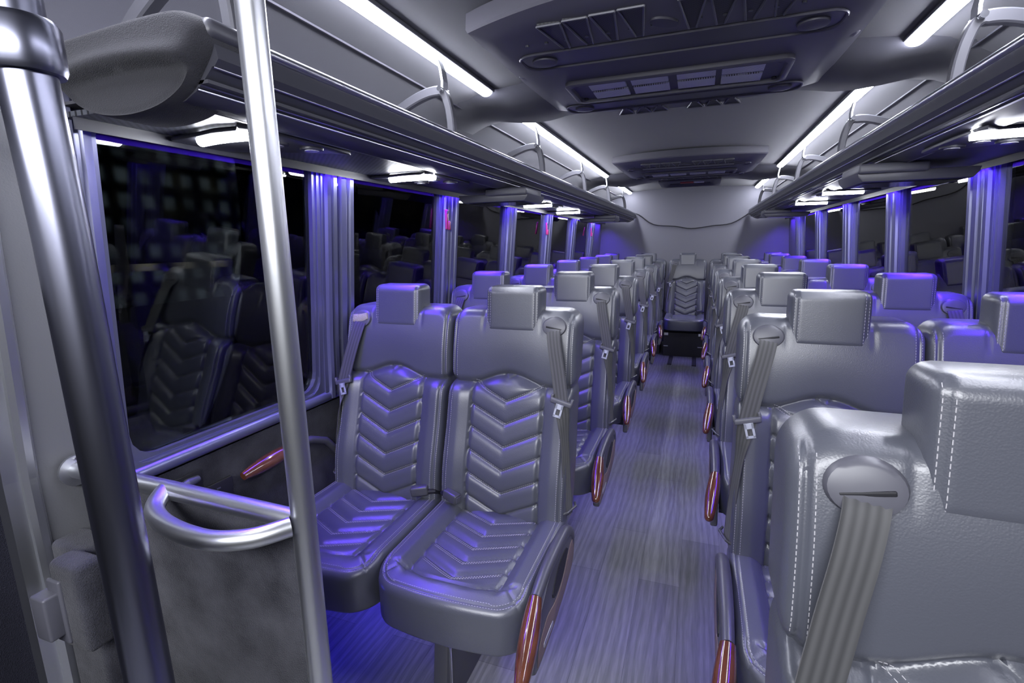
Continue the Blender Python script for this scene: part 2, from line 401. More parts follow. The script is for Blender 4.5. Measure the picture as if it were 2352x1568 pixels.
# sill rails under the windows
def sill(side, y0, y1, name):
    x = wx(side, 0.78); s = side
    pr = [(x+s*0.04, 0.74)]+[(x+s*0.0, 0.742)]+[(x-s*(0.000+0.020*math.sin(math.radians(a))), 0.768-0.020*math.cos(math.radians(a))) for a in range(0, 181, 20)]+[(x-s*0.004, 0.80), (x+s*0.04, 0.80)]
    struct(MB().sweep(pr, y0, y1).build(name, 'frame'))
sill(-1, 0.74, YB, 'trim_%d' % tn); sill(1, -0.5, YB, 'trim_%d' % (tn+1)); tn += 2
# rear side panels behind the last pillars
for s in (-1, 1):
    mb = MB(); rings = [[Vector((wx(s, z)+dx*s, y, z)) for (dx, y) in ((0, PL[-1]+0.08), (0, YB), (0.04, YB), (0.04, PL[-1]+0.08))] for z in (0.76, 1.7)]
    mb.loft(rings); struct(mb.build('wall_rear_left' if s < 0 else 'wall_rear_right', 'vinyl', smooth=False))
# leatherette wall at the front left, aluminium door post, trim beam
mb = MB(); rings = [[Vector((wx(-1, z)+dx, y, z)) for (dx, y) in ((0.004, 0.575), (0.004, 0.70), (-0.05, 0.70), (-0.05, 0.575))] for z in (0.0, 0.6, 0.86, 1.2, 1.72)]
mb.loft(rings); struct(mb.build('wall_front', 'vinyl', smooth=False))
mb = MB(); rings = [[Vector((wx(-1, z)+dx, y, z)) for (dx, y) in ((0.0, 0.70), (0.018, 0.703), (0.022, 0.712), (0.012, 0.720), (0.012, 0.727), (0.018, 0.732), (0.014, 0.739), (0.0, 0.762), (-0.05, 0.762), (-0.05, 0.70))] for z in (0.76, 0.86, 1.2, 1.66)]
mb.loft(rings); struct(mb.build('trim_%d' % tn, 'frame', smooth=False)); tn += 1
mb = MB(); rings = [[Vector((wx(-1, z)+dx, y, z)) for (dx, y) in ((0.014, 0.545), (0.018, 0.555), (0.018, 0.568), (0.010, 0.575), (-0.04, 0.575), (-0.04, 0.52), (0.0, 0.52), (0.004, 0.545))] for z in (0.0, 0.4, 0.86, 1.2, 1.72)]
mb.loft(rings); struct(mb.build('door_frame_1', 'steel', smooth=False))
mb = MB(); mb.box((-1.36, 0.2, 0.6), (0.03, 0.64, 1.3)); struct(mb.build('door_1', 'darkcarpet', smooth=False))
mb = MB(); mb.bbox((-1.27, 0.50, 1.725), (0.07, 0.46, 0.075), 0.02); struct(mb.build('trim_%d' % tn, 'vinyl')); tn += 1
# stepwell side below the post
struct(MB().box((-1.36, -0.3, 1.5), (0.03, 1.64, 0.6)).build('wall_entry', 'vinyl', smooth=False))

# ------------------------------------------------------------------ ceiling bulkheads (arched beams that carry the air units)
def bulkhead(y0, y1, name):
    mb = MB(); rings = []; n = 26
    for i in range(n+1):
        x = CX-1.12+2.24*i/n; u = abs(x-CX)
        # ceiling height at this x
        zc = 2.012 if u < 0.3 else 2.012-0.03*((u-0.3)/0.5)**2 if u < 0.8 else 1.985-0.12*((u-0.8)/0.32)**2
        drop = 0.022+0.050*gauss(u-0.62, 0.2)+0.05*sstep(0.55, 0.2, u)
        yb = y1-0.10*sstep(0.9, 0.2, u)*0
        rings.append([Vector((x, y0, zc+0.01)), Vector((x, y0+0.02, zc-drop*0.5)), Vector((x, y0+0.10, zc-drop)), Vector((x, (y0+y1)/2, zc-drop-0.004)), Vector((x, y1-0.015, zc-drop)), Vector((x, y1, zc-drop+0.008)), Vector((x, y1, zc+0.01))])
    mb.loft(rings, True, True); return struct(mb.build(name, 'liner', angle=50))
bulkhead(2.12, 2.56, 'trim_%d' % tn); tn += 1
bulkhead(5.10, 5.80, 'trim_%d' % tn); tn += 1

# ------------------------------------------------------------------ ceiling light strips
def light_strip(x, y0, y1, z, label):
    o = empty('ceiling_light', (x, y0, z), label, 'ceiling light', 'long ceiling light strips')
    L = y1-y0
    MB().bbox((0, L/2, 0.014), (0.066, L+0.03, 0.014), 0.004).build('housing', 'bracket', o)
    d = MB(); n = 10
    pr = [(0.027*math.cos(math.radians(a)), -0.018*math.sin(math.radians(a))+0.008) for a in range(0, 181, 18)]
    d.sweep(pr, 0, L); d.build('diffuser', 'lamp', o)
SX = (CX-0.76, CX+0.75)
light_strip(SX[0], 0.35, 2.10, 1.957, 'white light strip on the left of the ceiling, nearest the chrome pole')
light_strip(SX[0], 2.58, 5.05, 1.957, 'long white light strip on the left ceiling between the two air units')
light_strip(SX[0], 5.85, 6.88, 1.957, 'short white light strip on the left ceiling, reaching the back wall')
light_strip(SX[1], 0.35, 2.14, 1.957, 'white light strip on the right of the ceiling, nearest the front')
light_strip(SX[1], 2.58, 5.05, 1.957, 'long white light strip on the right ceiling between the two air units')
light_strip(SX[1], 5.85, 6.88, 1.957, 'short white light strip on the right ceiling, reaching the back wall')

# ------------------------------------------------------------------ overhead racks (built for the left; mirrored about CX)
def mx(side, x): return x if side < 0 else 2*CX-x
RX, RZ = -0.795, 1.705
def rack(side, label):
    s = side; y0, y1 = 0.70 if s < 0 else -0.3, 6.90
    o = empty('luggage_rack', (0, 0, 0), label, 'luggage rack', 'overhead luggage racks')
    f = lambda pts: [(mx(s, x), z) for x, z in pts]
    def SW(pts, name, m, a=y0, b=y1, **k):
        return MB().sweep(f(pts), a, b).build(name, m, o, **k)
    # front lip and fascia
    body = [(-0.800, 1.690), (-0.792, 1.660), (-0.790, 1.650), (-0.800, 1.640), (-0.803, 1.6375), (-0.806, 1.640), (-0.812, 1.634), (-0.835, 1.615), (-0.838, 1.616), (-0.842, 1.610), (-0.845, 1.611), (-0.850, 1.605), (-0.880, 1.592), (-0.905, 1.589), (-0.905, 1.602), (-0.87, 1.612), (-0.83, 1.645), (-0.818, 1.69)]
    SW(body, 'fascia', 'rack', angle=30)
    SW([(-0.905, 1.5885), (-0.912, 1.5885), (-0.912, 1.600), (-0.905, 1.600)], 'seam_strip', 'rail', smooth=False)
    for (xa, za) in ((-0.804, 1.6365), (-0.840, 1.6125), (-0.8485, 1.6055)):
        SW([(xa, za), (xa+0.0026, za+0.0010), (xa+0.0026, za+0.003), (xa, za+0.003)], 'pinstripe', 'rail', smooth=False)
    # rail on top
    c = (-0.806, 1.697); pr = [(c[0]+0.0145*math.cos(math.radians(a)), c[1]+0.0125*math.sin(math.radians(a))) for a in range(0, 360, 24)]
    SW(pr, 'rail', 'rail')
    # underside: perforated panel with smooth islands, curved edge
    SW([(-0.912, 1.5930), (-1.26, 1.597), (-1.26, 1.607), (-0.912, 1.603)], 'underside', 'perf', smooth=False)
    SW([(-1.196, 1.5975), (-1.200, 1.5975), (-1.200, 1.572), (-1.196, 1.572)], 'added_led_lip', 'rack', smooth=False)  # lip added to hide the blue LED line from the aisle
    # shelf and wall side of the tray
    SW([(-0.82, 1.615), (-1.25, 1.620), (-1.25, 1.626), (-0.82, 1.621)], 'tray', 'liner', smooth=False)
    # end cap
    if s < 0:
        top = [(-1.195, 1.712), (-1.10, 1.716), (-0.95, 1.722), (-0.84, 1.722), (-0.805, 1.712), (-0.793, 1.690)]
        bot = [(-0.80, 1.665), (-0.825, 1.635), (-0.86, 1.604), (-0.92, 1.582), (-1.0, 1.574), (-1.08, 1.582), (-1.14, 1.605), (-1.185, 1.645), (-1.205, 1.685)]
        pts = [(p.x, p.y) for p in smooth_path([Vector((a, b, 0)) for a, b in top+bot+[top[0]]], 7)][:-1]
        cxy = (-1.0, 1.65); rings = []
        prof_ = [(1.0, 0.775), (1.0, 0.70), (0.995, 0.685), (0.98, 0.672), (0.955, 0.664), (0.92, 0.659)]+[(0.92-0.065*k, 0.657) for k in range(1, 14)]
        for ins, y in prof_:
            r = []
            for p in pts:
                q = (cxy[0]+(p[0]-cxy[0])*ins, cxy[1]+(p[1]-cxy[1])*ins)
                zb = 1.638+0.016*math.cos((q[0]+0.99)*8)
                yy = y+(0.022*sstep(zb+0.006, zb-0.010, q[1])-0.010*gauss(q[1]-zb-0.012, 0.014))*sstep(1.0, 0.93, ins)*sstep(-0.80, -0.86, q[0])*sstep(-1.20, -1.15, q[0])
                r.append(Vector((q[0], yy, q[1])))
            rings.append(r)
        MB().loft(rings, True).build('end_cap', 'capfab', o, angle=60)
        MB().bbox((-0.806, 0.735, 1.697), (0.038, 0.10, 0.034), 0.012).build('rail_end', 'rack', o)
    # support brackets
    for yb in (0.76, 1.63, 2.70, 3.79, 4.87, 5.95):
        b = MB(); yb_ = yb
        def q(x, z, dy=0): return Vector((mx(s, x), yb_+dy, z))
        # curved web plate: outer arch and inner opening as a swept band
        arch = [(-0.812, 1.700), (-0.815, 1.75), (-0.824, 1.80), (-0.842, 1.838), (-0.885, 1.843), (-0.945, 1.828), (-1.01, 1.80), (-1.08, 1.755), (-1.14, 1.69), (-1.17, 1.628)]
        path = smooth_path([q(x, z) for x, z in arch], 5); n = len(path); rings = []
        for i, p in enumerate(path):
            t = (path[min(i+1, n-1)]-path[max(i-1, 0)]).normalized(); w = Vector((0, 1, 0)); up = t.cross(w).normalized()
            hw = 0.013 if i < n*0.35 else 0.016
            rings.append([p+up*hw+w*0.010, p+up*(hw-0.004)+w*0.014, p-up*(hw-0.004)+w*0.014, p-up*hw+w*0.010, p-up*hw-w*0.010, p-up*(hw-0.004)-w*0.014, p+up*(hw-0.004)-w*0.014, p+up*hw-w*0.010])
        b.loft(rings, True)
        br = b.build('support_bracket', 'bracket', o)
        st = MB(); rr = []
        for x, z in ((-0.838, 1.838), (-0.836, 1.87), (-0.842, 1.91), (-0.858, 1.952)):
            p = q(x, z); rr.append([p+Vector((0.004, -0.018, 0)), p+Vector((0.004, 0.018, 0)), p+Vector((-0.004, 0.018, 0)), p+Vector((-0.004, -0.018, 0))])
        st.loft(rr, True).build('hanger_strap', 'steel', br, smooth=False)
        MB().tube([q(-0.842, 1.845, -0.03), q(-0.842, 1.845, 0.03)], 0.009, 12).build('bolt', 'chrome', br)
    return o
rack(-1, 'overhead luggage rack along the left windows with flocked end cap')
rack(1, 'overhead luggage rack along the right windows, running out of frame')

# reading lights: bowed bars under the racks
def reading_bar(side, y, label, L=0.19):
    s = side; x0, x1 = (-1.115, -0.925) if s < 0 else (0.815, 0.625)
    o = empty('reading_light', ((x0+x1)/2, y, 1.5905), label, 'reading light', 'white reading lights under the racks')
    w = abs(x1-x0)/2
    sh = [(-w-0.075, -0.02), (-w*0.6, -0.035), (0, -0.045), (w*0.6, -0.040), (w+0.0, -0.035), (w+0.0, 0.30), (w*0.5, 0.27), (-w*0.3, 0.22), (-w-0.075, 0.13)]
    sh = [(p.x, p.y) for p in smooth_path([Vector((mx(s, 0)*0+(-s)*a, b, 0)) for a, b in sh+[sh[0]]], 3)][:-1]
    mb = MB(); mb.prism(sh, -0.008, 0.002, 'z', 0.003); mb.build('console_panel', 'plastic', o)
    pth = [Vector((-w+2*w*i/12, -0.012*math.sin(math.pi*i/12)*1.0, -0.010)) for i in range(13)]
    MB().tube(pth, 0.0135, 14, True).build('diffuser', 'bar', o)
    for k, (ax, ay) in enumerate(((0.03, 0.10), (-0.05, 0.15), (0.06, 0.19))):
        an = MB(); c = Vector((-s*ax, ay, -0.008))
        an.tube([c, c+Vector((0, 0, -0.005)), c+Vector((0, 0, -0.006))], [0.030, 0.029, 0.020], 20)
        v = an.build('air_vent' if k else 'speaker', 'plastic', o)
        MB().tube([c+Vector((0, 0, -0.004)), c+Vector((0, 0, -0.0075))], 0.018, 18).build('lens', 'lens', v)
reading_bar(-1, 0.915, 'reading light under the left rack, nearest, partly behind the chrome pole')
reading_bar(-1, 1.70, 'reading light under the left rack in front of the folded monitor')
reading_bar(-1, 3.28, 'reading light under the left rack just behind the folded monitor')
reading_bar(-1, 4.12, 'reading light under the left rack in the far half of the coach')
reading_bar(-1, 5.95, 'small reading light at the far end of the left rack')
reading_bar(1, 1.64, 'reading light under the right rack, cut by the right picture edge')
reading_bar(1, 3.26, 'reading light under the right rack just behind the folded monitor')
reading_bar(1, 4.08, 'reading light under the right rack in the far half of the coach')
reading_bar(1, 6.05, 'small reading light at the far end of the right rack')

# folded monitors
def monitor(side, y, label, z=1.587):
    s = side; x0 = mx(s, -1.125); x1 = mx(s, -0.765); cx_ = (x0+x1)/2; w = 0.36
    o = empty('folding_monitor', (cx_, y, z), label, 'monitor', 'folded monitors under the racks')
    MB().bbox((-s*0.075*1.0, 0.10, -0.012), (0.21, 0.24, 0.034), 0.008).build('mount', 'bezel', o)
    pr = [(-w/2, 0.0), (w/2, 0.0), (w/2-0.004, -0.018), (w/2-0.02, -0.036), (-w/2+0.02, -0.036), (-w/2+0.004, -0.018)]
    MB().prism([(a, b-0.020) for a, b in pr], 0.0, 0.27, 'y', 0.004).build('screen_housing', 'bezel', o)
    MB().box((0, 0.14, -0.0565), (w-0.07, 0.20, 0.003)).build('screen', 'screen', o, smooth=False)
monitor(-1, 2.30, 'folded flat monitor under the left rack, nearer of the two there')
monitor(1, 2.20, 'folded flat monitor under the right rack, nearer of the two there')
monitor(-1, 5.0, 'folded flat monitor under the left rack close to the back wall')
monitor(1, 5.0, 'folded flat monitor under the right rack close to the back wall')

# ------------------------------------------------------------------ ceiling air units
def air_unit(y0, label):
    o = empty('ceiling_air_unit', (CX, y0, 1.92), label, 'air conditioner', 'ceiling air units')
    W = 0.545; D = 1.10
    def outline(ins):
        pts = []
        n = 18
        for i in range(n+1):
            u = -1+2*i/n; pts.append((u*(W-ins), ins-0.11+0.13*u*u))
        pts += [(W-0.005-ins, 0.50), (W-0.02-ins, 0.95-ins)]+[(u*(W-0.02-ins), D-0.13*u*u-ins) for u in (0.9, 0.6, 0.3)]
        pts += [(-u*(W-0.02-ins), D-0.13*u*u-ins) for u in (0.0, 0.3, 0.6, 0.9)]+[(-W+0.02+ins, 0.95-ins), (-W+0.005+ins, 0.50)]
        return pts
    rings = [[Vector((a, b, 0.075)) for a, b in outline(-0.01)], [Vector((a, b, 0.03)) for a, b in outline(-0.012)], [Vector((a, b, 0.022)) for a, b in outline(-0.008)], [Vector((a, b, 0.012)) for a, b in outline(0.02)], [Vector((a, b, 0.0)) for a, b in outline(0.06)]]
    MB().loft(rings, True).build('shell', 'shell', o, angle=25)
    # raised plate with wedge-shaped mesh openings: front and rear
    for (b0, b1, sg) in ((-0.035, 0.155, 1), (1.05, 0.955, -1)):
        k = 0
        for i in range(9):
            if i == 4: continue
            u = (i-4)/4.0; xc = u*0.315; lean = u*0.028
            off = 0.02*u*u if sg > 0 else 0
            a = (xc-0.033+lean*-0.6, b0+off); b = (xc+0.033-lean*0.6, b0+off); c = (xc+0.010-lean*0.9, b1+off*0.3); d = (xc-0.010-lean*0.9, b1+off*0.3)
            if sg < 0 and abs(u) > 0.8: continue
            pts = [a, b, c, d]
            MB().prism(pts, -0.003, 0.004, 'z').build('mesh_opening', 'mesh', o, smooth=False)
            rim = MB()
            for p, q in ((a, d), (b, c), (a, b)):
                rim.tube([Vector((p[0], p[1], -0.004)), Vector((q[0], q[1], -0.004))], 0.0034, 6)
            rim.build('opening_rim', 'bezel', o)
    # trough shade put in as flat darker plates, two round lamps each
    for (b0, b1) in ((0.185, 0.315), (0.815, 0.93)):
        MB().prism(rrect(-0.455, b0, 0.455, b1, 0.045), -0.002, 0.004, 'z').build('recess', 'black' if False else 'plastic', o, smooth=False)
        r = MB(); pp = rrect(-0.46, b0-0.005, 0.46, b1+0.005, 0.05)
        r.tube([Vector((a, b, -0.003)) for a, b in pp]+[Vector((pp[0][0], pp[0][1], -0.003))], 0.005, 6); r.build('recess_lip', 'shell', o)
        for x in (-0.385, 0.385):
            MB().tube([Vector((x, (b0+b1)/2, 0)), Vector((x, (b0+b1)/2, -0.010)), Vector((x, (b0+b1)/2, -0.012))], [0.042, 0.040, 0.030], 22).build('recessed_lamp', 'shell', o)
    # centre grille: frame, mesh panes, bars
    g0, g1 = 0.495, 0.755; gw = 0.385
    fr = MB(); pp = rrect(-gw, g0, gw, g1, 0.03)
    def bow(a, b): return b-0.02*(1-(a/gw)**2)
    ring = lambda ins, z: [Vector((a*(1-ins/gw), bow(a, g0+(b-g0)*(1-2*ins/(g1-g0))+ins), z)) for a, b in pp]
    fr.loft([ring(0, 0.004), ring(0, -0.014), ring(0.006, -0.018), ring(0.02, -0.018), ring(0.024, -0.004)], False)
    gr = fr.build('return_grille', 'shell', o)
    MB().prism([(a*0.95, bow(a, b)) for a, b in rrect(-gw, g0+0.01, gw, g1-0.01, 0.03)], -0.006, 0.0, 'z').build('grille_plate', 'shell', gr, smooth=False)
    cells = [(-0.30, -0.165), (-0.145, -0.015), (0.015, 0.145), (0.165, 0.30)]
    for (a0, a1) in cells:
        for (c0, c1) in ((0.525, 0.612), (0.638, 0.725)):
            pts = [(a0, bow(a0, c0)), (a1, bow(a1, c0)), (a1, bow(a1, c1)), (a0, bow(a0, c1))]
            MB().prism(pts, -0.012, -0.006, 'z').build('mesh_pane', 'mesh_light', gr, smooth=False)
    for a, b in ((-0.345, 0.53), (-0.345, 0.715), (0.345, 0.53), (0.345, 0.715)):
        MB().tube([Vector((a, b, -0.004)), Vector((a, b, -0.012))], 0.009, 10).build('screw', 'black', gr)
    dots = MB()
    for i in range(14):
        u = -1+2*i/13; dots.tube([Vector((u*0.40, 0.10+0.01*u*u, 0.002)), Vector((u*0.40, 0.10+0.01*u*u, -0.005))], 0.006, 8)
    dots.build('rivets', 'plastic', o)
    MB().tube([Vector((0, 0.09, 0)), Vector((0, 0.09, -0.006))], 0.045, 26, sy=0.55).build('badge_plate', 'shell', o)
    for s in (-1, 1):
        MB().bbox((s*(W-0.03), 0.44, 0.04), (0.05, 0.05, 0.06), 0.015).build('side_latch', 'bezel', o)
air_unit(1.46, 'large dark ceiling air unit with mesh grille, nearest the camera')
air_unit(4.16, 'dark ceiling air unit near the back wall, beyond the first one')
# roof hatch with the red label
o = empty('roof_hatch', (CX, 5.44, 1.925), 'small roof escape hatch with red label near the back wall', 'hatch')
mb = MB(); ring = lambda r, z, k=0.05: [Vector((a, b, z)) for a, b in rrect(-0.30+r, r, 0.30-r, 0.60-r, k)]
mb.loft([ring(-0.0, 0.075), ring(0, 0.0), ring(0.02, -0.006), ring(0.05, -0.004), ring(0.075, 0.02), ring(0.09, 0.024)], True).build('frame', 'shell', o)
MB().box((-0.03, 0.30, 0.012), (0.13, 0.10, 0.01)).build('label_plate', 'redsign', o, smooth=False)
MB().box((0.09, 0.30, 0.012), (0.10, 0.10, 0.01)).build('label_plate', 'white', o, smooth=False)
MB().tube([Vector((-0.2, 0.38, 0.005)), Vector((0.2, 0.38, 0.005))], 0.008, 10).build('handle', 'bracket', o)

# cable across the back wall
c = smooth_path([(-0.86, 6.90, 1.70), (-0.76, 6.93, 1.685), (-0.57, 6.93, 1.555), (-0.30, 6.93, 1.525), (-0.10, 6.93, 1.492), (0.15, 6.93, 1.52), (0.37, 6.93, 1.545), (0.55, 6.93, 1.65), (0.60, 6.90, 1.69)], 4)
tag(MB().tube(c, 0.006, 8).build('cable', 'black'), 'black cable drooping across the grey back wall', 'cable')

# ------------------------------------------------------------------ SEATS
TH = 0.13/0.63
def backline(z): return -TH*(1.1-z)
def back_top(x, z):        # outward (towards the front, -y) height measured from the back line
    ax = abs(x)
    zb = 0.858+0.036*(0.5+0.5*math.cos(math.pi*min(1, ax/0.145)))
    if z > zb:
        t = (z-zb)/(1.125-zb)
        h = 0.012*math.sin(math.pi*min(1, t))+0.010*sstep(0.16, 0.21, ax)*0
        h -= 0.012*gauss(z-zb, 0.012)
        if z > 1.02: h -= 0.0025*gauss(ax-0.104, 0.006)*sstep(1.02, 1.07, z)
        h -= 0.006*gauss(ax-0.205, 0.0035)
        return h
    dz = zb-z
    h = 0.022*(1-math.exp(-dz/0.018))-0.012*math.exp(-(dz/0.010)**2)
    if ax < 0.128:
        p = (z-0.452*ax-0.81)/0.0745; fr = p-math.floor(p)
        if p > 1: fr = min(0.5, (p-1)*0.5+0.5)
        e = 2*abs(fr-0.5)
        h += 0.007*(1-e**3.0)-0.005*(e**10) - 0.003
        h -= 0.010*gauss(ax-0.128, 0.006)
    else:
        h += 0.014*sstep(0.128, 0.175, ax)-0.010*gauss(ax-0.128, 0.005)
    h -= 0.005*gauss(ax-0.205, 0.0035)
    h += 0.016*gauss(z-0.56, 0.13)
    return h
def back_map(x, z, h): return Vector((x, backline(z)-h, z))
def hwb(z): return 0.224-0.004*sstep(0.9, 0.86, z)+0.002*gauss(z-0.6, 0.1)-0.006*gauss(z-0.862, 0.015)
back_pad = Pad(hwb, 0.41, 1.112, 0.02, 0.055, 0.030, back_top, -0.115, back_map, 100, 240)
def cush_top(x, b):        # b: 0 rear .. 0.47 front
    ax = abs(x); h = 0.0
    f = sstep(0.375, 0.43, b)                       # towards the front lip
    if ax < 0.135:
        p = (b+0.01-0.42*(0.13-ax))/0.066; fr = p-math.floor(p); e = 2*abs(fr-0.5)
        h += (0.008*(1-e**3)-0.004*e**10-0.004)*(1-f)
    h += 0.022*sstep(0.132, 0.172, ax)*(1-f)+0.012*f
    h -= 0.007*gauss(ax-0.135, 0.0055)*(1-f)
    h -= 0.006*gauss(b-0.405+0.10*(ax-0.06)*(ax > 0.06), 0.0045)*sstep(0.19, 0.17, ax)
    h -= 0.005*gauss((ax-0.150)-(b-0.390)*1.0, 0.0035)*sstep(0.385, 0.40, b)*sstep(0.46, 0.44, b)
    h -= 0.42*max(0, b-0.40)**1.3
    h -= 0.004*gauss(Pad.dist(cush_pad, x, b)-0.020, 0.0028) if b > 0.05 else 0
    return h+0.006*gauss(ax, 0.2)
def cush_map(x, b, h): return Vector((x, -0.10-b*(1+0.06*(1-(x/0.23)**2)), 0.437+h))
def hwc(b): return 0.224
class CushPad(Pad):
    pass
cush_pad = CushPad(hwc, 0.0, 0.475, 0.02, 0.075, 0.022, cush_top, -0.125, cush_map, 84, 110)
def head_top(x, z): return 0.004*math.cos(x*9)-0.0035*gauss(abs(x)-0.083, 0.0025)
def head_map(x, z, h): return Vector((x, -0.012-h+0.12*(z-1.11), z))
head_pad = Pad(lambda z: 0.098, 1.030, 1.190, 0.022, 0.022, 0.026, head_top, -0.085, head_map, 44, 44)

def seat_stitches(k):
    mb = MB()
    if k == 'back':
        fn = back_pad.pt
        for i in range(6):
            zt = 0.81-0.0745*i
            if zt < 0.44: continue
            for off in (0.0035, -0.0035):
                for s in (-1, 1):
                    dashes(mb, fn, line((0, zt+off), (s*0.125, zt+off+0.0565), 14))
        for s in (-1, 1):
            for a in (0.196, 0.212):
                dashes(mb, fn, [(s*a, 0.45+0.39*i/40) for i in range(41)])
                dashes(mb, fn, [(s*a, 0.88+0.21*i/24) for i in range(25)])
    elif k == 'cushion':
        fn = cush_pad.pt
        for i in range(5):
            bt = 0.39-0.066*i
            for off in (0.0035, -0.0035):
                for s in (-1, 1):
                    pts = [(s*0.13*j/12, bt+off-0.42*0.13*(j/12)) for j in range(13)]
                    pts = [p for p in pts if p[1] > 0.03]
                    if len(pts) > 1: dashes(mb, fn, pts)
        for a, b in ((0.0, 0.0), (0.012, 0.012)):
            o_ = [(0.210-a, 0.03+0.37*i/20) for i in range(21)]+[(0.150-a*0.7+0.060*math.cos(math.radians(t)), 0.400-b*0.7+0.060*math.sin(math.radians(t))) for t in range(0, 91, 10)]
            o_ += [(0.150-0.30*i/16, 0.460-b) for i in range(1, 17)]
            o_ += [(-0.150+a*0.7+0.060*math.cos(math.radians(t)), 0.400-b*0.7+0.060*math.sin(math.radians(t))) for t in range(90, 181, 10)]+[(-0.210+a, 0.40-0.37*i/20) for i in range(21)]
            dashes(mb, fn, o_)
    else:
        fn = head_pad.pt
        for s in (-1, 1):
            for a in (0.078, 0.088): dashes(mb, fn, [(s*a, 1.036+0.145*i/16) for i in range(17)], 0.0055, 0.003)
    return mb

def belt_parts(o, mir, long=True):
    B = lambda mb, n, m, p, **k: mb.build(n, m, p, mirror=mir, **k)
    # bezel oval with slot
    bz = MB(); c = Vector((0.150, 0, 1.062)); yb = backline(1.062)-back_top(0.15, 1.062)
    def ell(r, y, dz=0): return [Vector((c.x+r*0.039*math.cos(2*math.pi*t/28), y+TH*0.04*math.sin(2*math.pi*t/28)*r, c.z+r*0.030*math.sin(2*math.pi*t/28)+dz)) for t in range(28)]
    bz.loft([ell(1.05, yb+0.012), ell(1.05, yb-0.002), ell(0.97, yb-0.008), ell(0.8, yb-0.010), ell(0.2, yb-0.011)], True)
    b = B(bz, 'belt_guide', 'bezel', o)
    R = Matrix.Rotation(math.radians(10), 3, 'Y')
    B(MB().bbox((c.x, yb-0.0105, c.z-0.004), (0.054, 0.004, 0.006), 0.0015, R), 'slot', 'black', b)
    # webbing ribbon
    pth = [(0.148, -0.003, 1.058), (0.150, -0.030, 1.048), (0.160, -0.052, 1.00), (0.176, -0.072, 0.93), (0.192, -0.092, 0.85), (0.200, -0.103, 0.80), (0.212, -0.118, 0.70), (0.222, -0.130, 0.58), (0.226, -0.120, 0.46)]
    P = smooth_path(pth, 6); n = len(P); rib = MB(); rings = []; uvw = []
    for i, p in enumerate(P):
        t = (P[min(i+1, n-1)]-P[max(i-1, 0)]).normalized()
        f = sstep(0.55, 0.75, i/(n-1))
        acr = Vector((1, -0.12*1, 0)).lerp(Vector((0.45, 0.9, 0)), f).normalized(); acr = (acr-t*acr.dot(t)).normalized(); nn = t.cross(acr)
        hw = 0.023-0.004*f
        r = []
        for k in range(9): r.append(p+acr*(-hw+2*hw*k/8)+nn*0.0009+nn*0.0006*math.cos(k*math.pi))
        for k in range(8, -1, -1): r.append(p+acr*(-hw+2*hw*k/8)-nn*0.0009)
        rings.append(r)
    rib.loft(rings, True)
    w = B(rib, 'seat_belt', 'web', o)
    me = w.data; uv = me.uv_layers.new(name='UVMap')
    for li, lp in enumerate(me.loops):
        vi = lp.vertex_index; k = vi % 18; kk = k if k < 9 else 17-k
        uv.data[li].uv = (kk/8.0, (vi//18)/8.0)
    # latch plate with tongue
    p = Vector((0.1945, -0.097, 0.832)); R = Matrix.Rotation(math.radians(14), 3, 'Y') @ Matrix.Rotation(math.radians(-8), 3, 'X')
    lp = MB(); lp.bbox(p, (0.072, 0.016, 0.018), 0.005, R); lp.bbox(p+R @ Vector((-0.033, 0, 0.011)), (0.009, 0.012, 0.020), 0.003, R); lp.bbox(p+R @ Vector((0.033, 0, 0.011)), (0.009, 0.012, 0.020), 0.003, R)
    lt = B(lp, 'latch_plate', 'bezel', o)
    tg = MB()
    for cx_, cz, dx, dz in ((-0.0095, -0.026, 0.006, 0.040), (0.0095, -0.026, 0.006, 0.040), (0, -0.013, 0.025, 0.016), (0, -0.044, 0.025, 0.007)):
        tg.box(p+R @ Vector((cx_, -0.012, cz)), (dx, 0.0035, dz), R)
    B(tg, 'tongue', 'tongue', lt, smooth=False)
    # retaining loop where back and cushion meet
    lo = MB(); lo.tube([(0.205, -0.155, 0.47), (0.232, -0.15, 0.485), (0.248, -0.11, 0.49), (0.238, -0.08, 0.485)], 0.004, 6); B(lo, 'belt_loop', 'plastic', o)

def buckle_parts(o, mir):
    x = -0.165
    R = Matrix.Rotation(math.radians(-18 if True else 0), 3, 'Z') @ Matrix.Rotation(math.radians(8), 3, 'Y')
    b = MB().bbox((x, -0.185, 0.492), (0.062, 0.030, 0.034), 0.007, R).build('buckle', 'plastic', o, mirror=mir)
    MB().box(Vector((x, -0.185, 0.492))+R @ Vector((0.0315, 0, 0)), (0.003, 0.020, 0.020), R).build('release_button', 'bezel', b, mirror=mir, smooth=False)
    MB().tube([(x-0.028, -0.18, 0.490), (x-0.045, -0.165, 0.487), (x-0.05, -0.14, 0.47)], 0.009, 8).build('buckle_stalk', 'black', o, mirror=mir)

